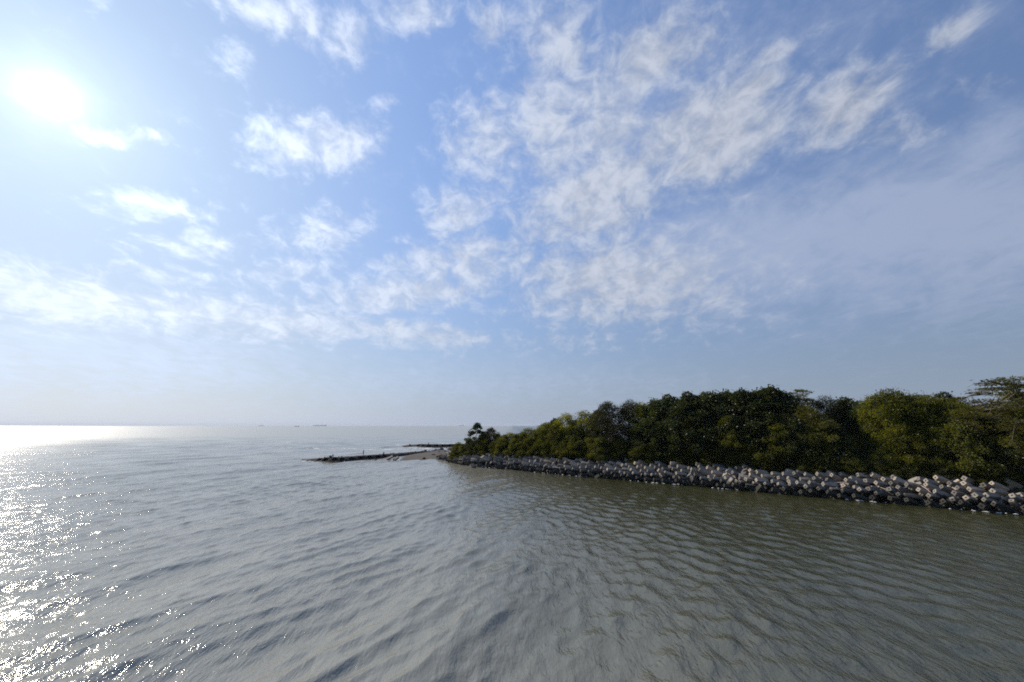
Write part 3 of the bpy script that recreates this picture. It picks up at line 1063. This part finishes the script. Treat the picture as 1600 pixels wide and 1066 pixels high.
for (x_, y_, d_) in [(1590, 606, 15), (1630, 604, 13), (1670, 606, 11), (1710, 612, 14), (1640, 640, 8)]:
    plant(random.choice(['light', 'dark', 'feather']), x_, y_, d_, 'green tree where the wood carries on along the bank', 'trees carrying on along the bank', 1.1)
# lower storey: middle height trees standing in front
for i, x_ in enumerate(range(1000, 1640, 27)):
    y_ = sky_y(x_) + random.uniform(34, 58)
    kd = random.choice(['light', 'dark', 'shrub', 'feather'] if x_ > 1180 else ['dark', 'shrub', 'dark', 'light'])
    lab = {'light': 'small yellow green tree in the lower storey of the wood', 'dark': 'small dark tree in the lower storey of the wood', 'shrub': 'big rounded olive bush in the lower storey of the wood', 'feather': 'small willowy tree in the lower storey of the wood'}[kd]
    plant(kd, x_ + random.uniform(-8, 8), y_, random.uniform(7.5, 10), lab, lab.split(' in ')[0] + ' in the lower storey', 1.0 if kd != 'shrub' else .7, name='bush' if kd == 'shrub' else None, cat='bush' if kd == 'shrub' else 'tree')
for (x_, y_) in [(733, 684), (757, 673), (778, 676), (788, 679), (806, 678), (816, 675), (838, 671), (846, 668), (868, 662), (895, 664), (925, 662)]:
    plant('shrub', x_, y_, random.uniform(8, 10), 'rounded olive bush filling the low seaward end of the wood', 'bushes of the seaward end', random.uniform(.6, .8), name='bush', cat='bush')
# shrubs along the crest of the bank
for i, x_ in enumerate(np.concatenate([np.arange(716, 900, 14), np.arange(900, 1640, 17)])):
    crest = float(np.interp(x_, [700, 740, 820, 1000, 1200, 1400, 1600], [700, 700, 706, 718, 730, 742, 755]))
    hgt = np.interp(x_, [700, 740, 800, 900, 1200, 1600], [5, 12, 22, 28, 30, 30])
    sec = next(t for a, b, t in SECTIONS if a <= x_ < b)
    plant('shrub', x_ + random.uniform(-5, 5), crest - hgt * random.uniform(.6, 1.15), random.uniform(6.0, 7.6), 'low olive shrub on the bank crest below ' + sec, 'crest shrubs below ' + sec, random.uniform(.75, 1.1), cat='shrub')

# driftwood and bamboo poles thrown up on the blocks
m_pole = simple_mat('bleached_bamboo', (.42, .34, .29), .7, .2, 3.0, .3)
POLES = [((1125, 736), (1150, 748), 2.0, .07), ((1300, 755.5), (1356, 757.5), 2.1, .07), ((1340, 764), (1376, 771), 1.6, .07), ((1376, 763), (1418, 780), 1.7, .06),
         ((1404, 764.8), (1432, 763.6), 1.9, .08), ((1396, 770), (1417, 780), 1.5, .06), ((1438, 759), (1460, 776), 2.2, .06), ((1272, 754), (1292, 755), 2.1, .08),
         ((1000, 747), (1006, 737), 1.9, .08), ((783, 718), (799, 718.5), 1.9, .10), ((1448, 766), (1480, 768), 2.2, .06), ((1362, 742), (1374, 750), 2.6, .07)]
for i, (a, b, z, r_) in enumerate(POLES):
    def fix(p_):
        # on the sloping face of the blocks: follow the ray down to that face
        d_ = ray(*p_)
        for t in np.arange(30, 160, .1):
            q = d_ * t + np.array([0, 0, H])
            s_ = float(signed(q[None, :2])[0])
            if s_ > -.6 and q[2] < np.interp(s_, [0, .75, 1.65, 2.75, 3.95, 5.3, 8], [.5, .85, 1.4, 2.0, 2.65, 3.1, 3.2]): return q
        return on_plane(*p_, z)
    A_, B_ = fix(a), fix(b)
    mid = (A_ + B_) / 2 + np.array([0, 0, .12])
    up_ = np.array([0, 0, .10])
    V_, F_ = tubes([(A_ - mid + up_, np.array([0.03, 0, 0.03]) + up_, r_, r_ * .9), (np.array([0.03, 0, 0.03]) + up_, B_ - mid + up_, r_ * .9, r_ * .6)])
    o = link('driftwood_pole', mesh_from('driftwood_pole', V_, F_, 4, m_pole, True), loc=tuple(mid))
    L_ = np.linalg.norm(A_ - B_)
    tag(o, 'long bleached bamboo pole washed up across the blocks' if L_ > 3 else 'short bleached stick of driftwood lying on the blocks', 'driftwood', 'long washed up poles' if L_ > 3 else 'short driftwood sticks')

# ------------------------------------------------------------------ people on the jetties
m_skin = simple_mat('skin', (.35, .21, .15), .6, .05)
m_dark = simple_mat('dark_clothing', (.03, .03, .04), .9, .2)
m_trou = simple_mat('dark_trousers', (.022, .022, .026), .9, .2)
m_hair = simple_mat('black_hair', (.012, .010, .009), .6, .1)


def person(pose, loc, yaw, label):
    """one continuous skinned figure; vertices are joints (x right, y forward, z up, metres)"""
    if pose == 'stand':
        J = {'pel': (0, 0, .93, .135), 'wai': (0, .0, 1.08, .125), 'che': (0, .01, 1.30, .145), 'nec': (0, .0, 1.46, .055), 'hea': (0, .02, 1.60, .095), 'top': (0, .02, 1.70, .07)}
        legs = [(.09, 0, .86, .09), (.11, .03, .48, .062), (.12, -.02, .09, .045), (.13, .14, .04, .04)]
        arms = [(.17, 0, 1.40, .062), (.24, -.02, 1.12, .046), (.21, .16, .96, .036), (.19, .22, .93, .038)]
    else:
        J = {'pel': (0, 0, .34, .14), 'wai': (0, .06, .48, .13), 'che': (0, .14, .68, .145), 'nec': (0, .19, .83, .055), 'hea': (0, .23, .96, .095), 'top': (0, .23, 1.06, .07)}
        legs = [(.10, .04, .32, .09), (.17, .40, .50, .065), (.15, .42, .09, .045), (.15, .56, .04, .04)]
        arms = [(.17, .13, .77, .062), (.22, .28, .56, .046), (.14, .46, .58, .036), (.12, .52, .58, .038)]
    vs, es, rad = [], [], []
    def add(p_, par=None):
        vs.append(p_[:3]); rad.append(p_[3])
        if par is not None: es.append((par, len(vs) - 1))
        return len(vs) - 1
    pel = add(J['pel']); wai = add(J['wai'], pel); che = add(J['che'], wai); nec = add(J['nec'], che); hea = add(J['hea'], nec); add(J['top'], hea)
    for sg in (-1, 1):
        par = pel
        for p_ in legs: par = add((p_[0] * sg,) + p_[1:], par)
        par = che
        for p_ in arms: par = add((p_[0] * sg,) + p_[1:], par)
        hx, hy, hz_, _ = arms[-1]
        for kf in range(5):
            off_ = (kf - 2) * .016
            ln = (.05, .075, .085, .078, .06)[kf]
            f1 = add((hx * sg + off_, hy + ln * .5, hz_ - .01, .009), par)
            add((hx * sg + off_ * 1.2, hy + ln, hz_ - .035, .008), f1)
    me = bpy.data.meshes.new('person'); me.from_pydata(vs, es, [])
    o = bpy.data.objects.new('person_build', me); C.objects.link(o)
    sk_ = o.modifiers.new('skin', 'SKIN')
    for i, r_ in enumerate(rad): me.skin_vertices[0].data[i].radius = (r_, r_ * .85)
    me.skin_vertices[0].data[0].use_root = True
    sb = o.modifiers.new('sub', 'SUBSURF'); sb.levels = 1; sb.render_levels = 1
    dg = bpy.context.evaluated_depsgraph_get()
    me2 = bpy.data.meshes.new_from_object(o.evaluated_get(dg))
    bpy.data.objects.remove(o)
    me2.name = 'person'
    me2.materials.clear()
    for m_ in (m_dark, m_trou, m_skin): me2.materials.append(m_)
    nz = J['nec'][2]
    ends = np.array([(arms[-1][0] * s_, arms[-1][1], arms[-1][2]) for s_ in (-1, 1)])
    for f in me2.polygons:
        c_ = np.array(f.center)
        f.use_smooth = True
        hand = min(np.linalg.norm(ends - c_, axis=1)) < .13
        leg = c_[2] < J['pel'][2] - .02 if pose == 'stand' else (c_[2] < .30 or (c_[1] > .15 and c_[2] < .56 and abs(c_[0]) < .26 and not hand))
        f.material_index = 2 if (c_[2] > nz or hand) else (1 if leg else 0)
    p_ob = link('person', me2, loc=loc, rot=(0, 0, yaw))
    # hair cap
    bm = bmesh.new(); bmesh.ops.create_uvsphere(bm, u_segments=14, v_segments=9, radius=.112)
    for v in bm.verts:
        v.co.z *= 1.1
        if v.co.y > .03 and v.co.z < .03: v.co *= .72
    hm = bpy.data.meshes.new('hair'); bm.to_mesh(hm); bm.free(); hm.materials.append(m_hair)
    hd = J['hea']
    link('hair', hm, p_ob, loc=(hd[0], hd[1] - .02, hd[2] + .05))
    return tag(p_ob, label, 'person')


def jetty_top(px, P_, N_, Z_, W_, u=.45):
    best = None
    for k in range(len(P_)):
        q = P_[k] + N_[k] * u * W_[k]
        xx = CX + F * q[0] / (q[1] * CP + (Z_[k] - H) * SP)
        if best is None or abs(xx - px) < best[0]: best = (abs(xx - px), k, q)
    _, k, q = best
    return q[0], q[1], float(Z_[k])


dg = bpy.context.evaluated_depsgraph_get()
def drop(x, y, fallback):
    hit, loc, *_ = scene.ray_cast(bpy.context.evaluated_depsgraph_get(), Vector((x, y, 8)), Vector((0, 0, -1)))
    return loc.z if hit else fallback
bpy.context.view_layer.update()
x_, y_, z_ = jetty_top(567, JP, JN, JZ, JW); person('stand', (x_, y_, drop(x_, y_, z_)), 2.4, 'person in dark clothes standing upright on the long low jetty')
x_, y_, z_ = jetty_top(521, JP, JN, JZ, JW); zz = drop(x_, y_, z_); person('sit', (x_, y_, zz - .12), 1.9, 'person in dark clothes sitting hunched near the outer end of the jetty')
x2, y2, z2 = jetty_top(516.5, JP, JN, JZ, JW)
z2 = drop(x2, y2, z2)
x3, y3, z3 = jetty_top(670, J2P, J2N, J2Z, J2W); person('sit', (x3, y3, drop(x3, y3, z3) - .10), 2.6, 'person sitting on the farther jetty behind the headland tip')
x4, y4, z4 = jetty_top(599.5, JP, JN, JZ, JW); person('sit', (x4, y4, drop(x4, y4, z4) - .25), 3.0, 'person crouching on the jetty near the broken slabs')
# tackle bag
bm = bmesh.new()
bmesh.ops.create_cube(bm, size=1.0)
bmesh.ops.scale(bm, vec=(.75, .4, .42), verts=bm.verts)
bmesh.ops.bevel(bm, geom=bm.edges[:], offset=.10, segments=3, affect='EDGES')
bg_me = bpy.data.meshes.new('bag_body'); bm.to_mesh(bg_me); bm.free(); bg_me.materials.append(m_dark)
bag = link('tackle_bag', None, loc=(x2, y2, z2 + .21))
link('bag_body', bg_me, bag)
V_, F_ = tubes([((-.22, 0, .18), (-.14, 0, .36), .018, .018), ((-.14, 0, .36), (.14, 0, .36), .018, .018), ((.14, 0, .36), (.22, 0, .18), .018, .018)])
link('handle', mesh_from('handle', V_, F_, 4, m_dark, True), bag)
tag(bag, 'small dark bag set down beside the hunched person', 'bag')

# ------------------------------------------------------------------ far ships
m_hull = simple_mat('ship_hull', (.22, .24, .27), .6, .1, .02)
m_white = simple_mat('ship_white', (.55, .55, .55), .6, .1, .02)
m_box = simple_mat('deck_cargo', (.20, .17, .16), .7, .5, .05)


def ship(px, py, dist_, L, hgt, label, cargo=True):
    d_ = ray(px, py); d2 = d_[:2] / math.hypot(*d_[:2])
    root = link('cargo_ship' if cargo else 'fishing_boat', None, loc=(d2[0] * dist_, d2[1] * dist_, 0), rot=(0, 0, math.atan2(d2[1], d2[0]) + math.pi / 2 + .2))
    Bm = L * .15
    bm = bmesh.new()
    secs = [(-.5, .75, 1.0), (-.3, 1, .92), (.25, 1, .92), (.42, .6, 1.05), (.5, .05, 1.2)]
    rows = []
    for x0, b, h in secs:
        rows.append([bm.verts.new((x0 * L, s_ * Bm / 2 * b * k_, z)) for s_, k_, z in ((-1, .8, -2), (-1, 1, hgt * .4 * h), (1, 1, hgt * .4 * h), (1, .8, -2))])
    for i in range(4):
        for j in range(3): bm.faces.new((rows[i][j], rows[i][j + 1], rows[i + 1][j + 1], rows[i + 1][j]))
    bm.faces.new(rows[0]); bm.faces.new(rows[-1][::-1])
    bmesh.ops.recalc_face_normals(bm, faces=bm.faces[:])
    me = bpy.data.meshes.new('hull'); bm.to_mesh(me); bm.free(); me.materials.append(m_hull)
    link('hull', me, root)
    def boxm(nm, x0, x1, w, z0, z1, mat):
        bm = bmesh.new(); bmesh.ops.create_cube(bm, size=1.0)
        for v in bm.verts: v.co = Vector((x0 + (v.co.x + .5) * (x1 - x0), v.co.y * w, z0 + (v.co.z + .5) * (z1 - z0)))
        bmesh.ops.bevel(bm, geom=bm.edges[:], offset=min(.4, hgt * .02), segments=1, affect='EDGES')
        me = bpy.data.meshes.new(nm); bm.to_mesh(me); bm.free(); me.materials.append(mat)
        return link(nm, me, root)
    boxm('deckhouse', -.44 * L, -.32 * L, Bm * .8, hgt * .38, hgt * .95, m_white)
    boxm('funnel', -.47 * L, -.445 * L, Bm * .25, hgt * .38, hgt * 1.05, m_hull)
    if cargo:
        for i in range(5): boxm('container_stack', (-.28 + i * .125) * L, (-.165 + i * .125) * L, Bm * .85, hgt * .375, hgt * random.uniform(.55, .78), m_box)
    else:
        boxm('mast', .08 * L, .10 * L, L * .02, hgt * .35, hgt * 1.15, m_hull)
    tag(root, label, 'ship' if cargo else 'boat')


ship(500, 664, 11500, 340, 28, 'faint long cargo ship on the horizon, the biggest of the far vessels')
ship(721, 664, 12500, 190, 22, 'very faint small cargo ship on the horizon just off the headland tip')
ship(408, 664, 12500, 130, 20, 'faint cargo ship on the horizon toward the sun glitter')
ship(464, 664, 4300, 40, 11, 'small dark fishing boat near the horizon beside the long ship', False)

HAZE = True
# ------------------------------------------------------------------ sea haze
if HAZE:
    m_hz, N, out = material('sea_haze')
    pv = N.new('ShaderNodeVolumePrincipled')
    pv.inputs['Color'].default_value = c4(.80, .85, .93)
    pv.inputs['Density'].default_value = 0.00004
    pv.inputs['Anisotropy'].default_value = 0.0
    N.l.new(pv.outputs[0], out.inputs['Volume'])
    bm = bmesh.new(); bmesh.ops.create_cube(bm, size=1.0)
    bmesh.ops.scale(bm, vec=(28000, 28000, 54), verts=bm.verts)
    me = bpy.data.meshes.new('haze'); bm.to_mesh(me); bm.free(); me.materials.append(m_hz)
    hz_o = link('haze', me, loc=(0, 0, 23.2))
    tag(hz_o, 'thin pale sea haze softening the horizon', 'haze', kind='stuff')
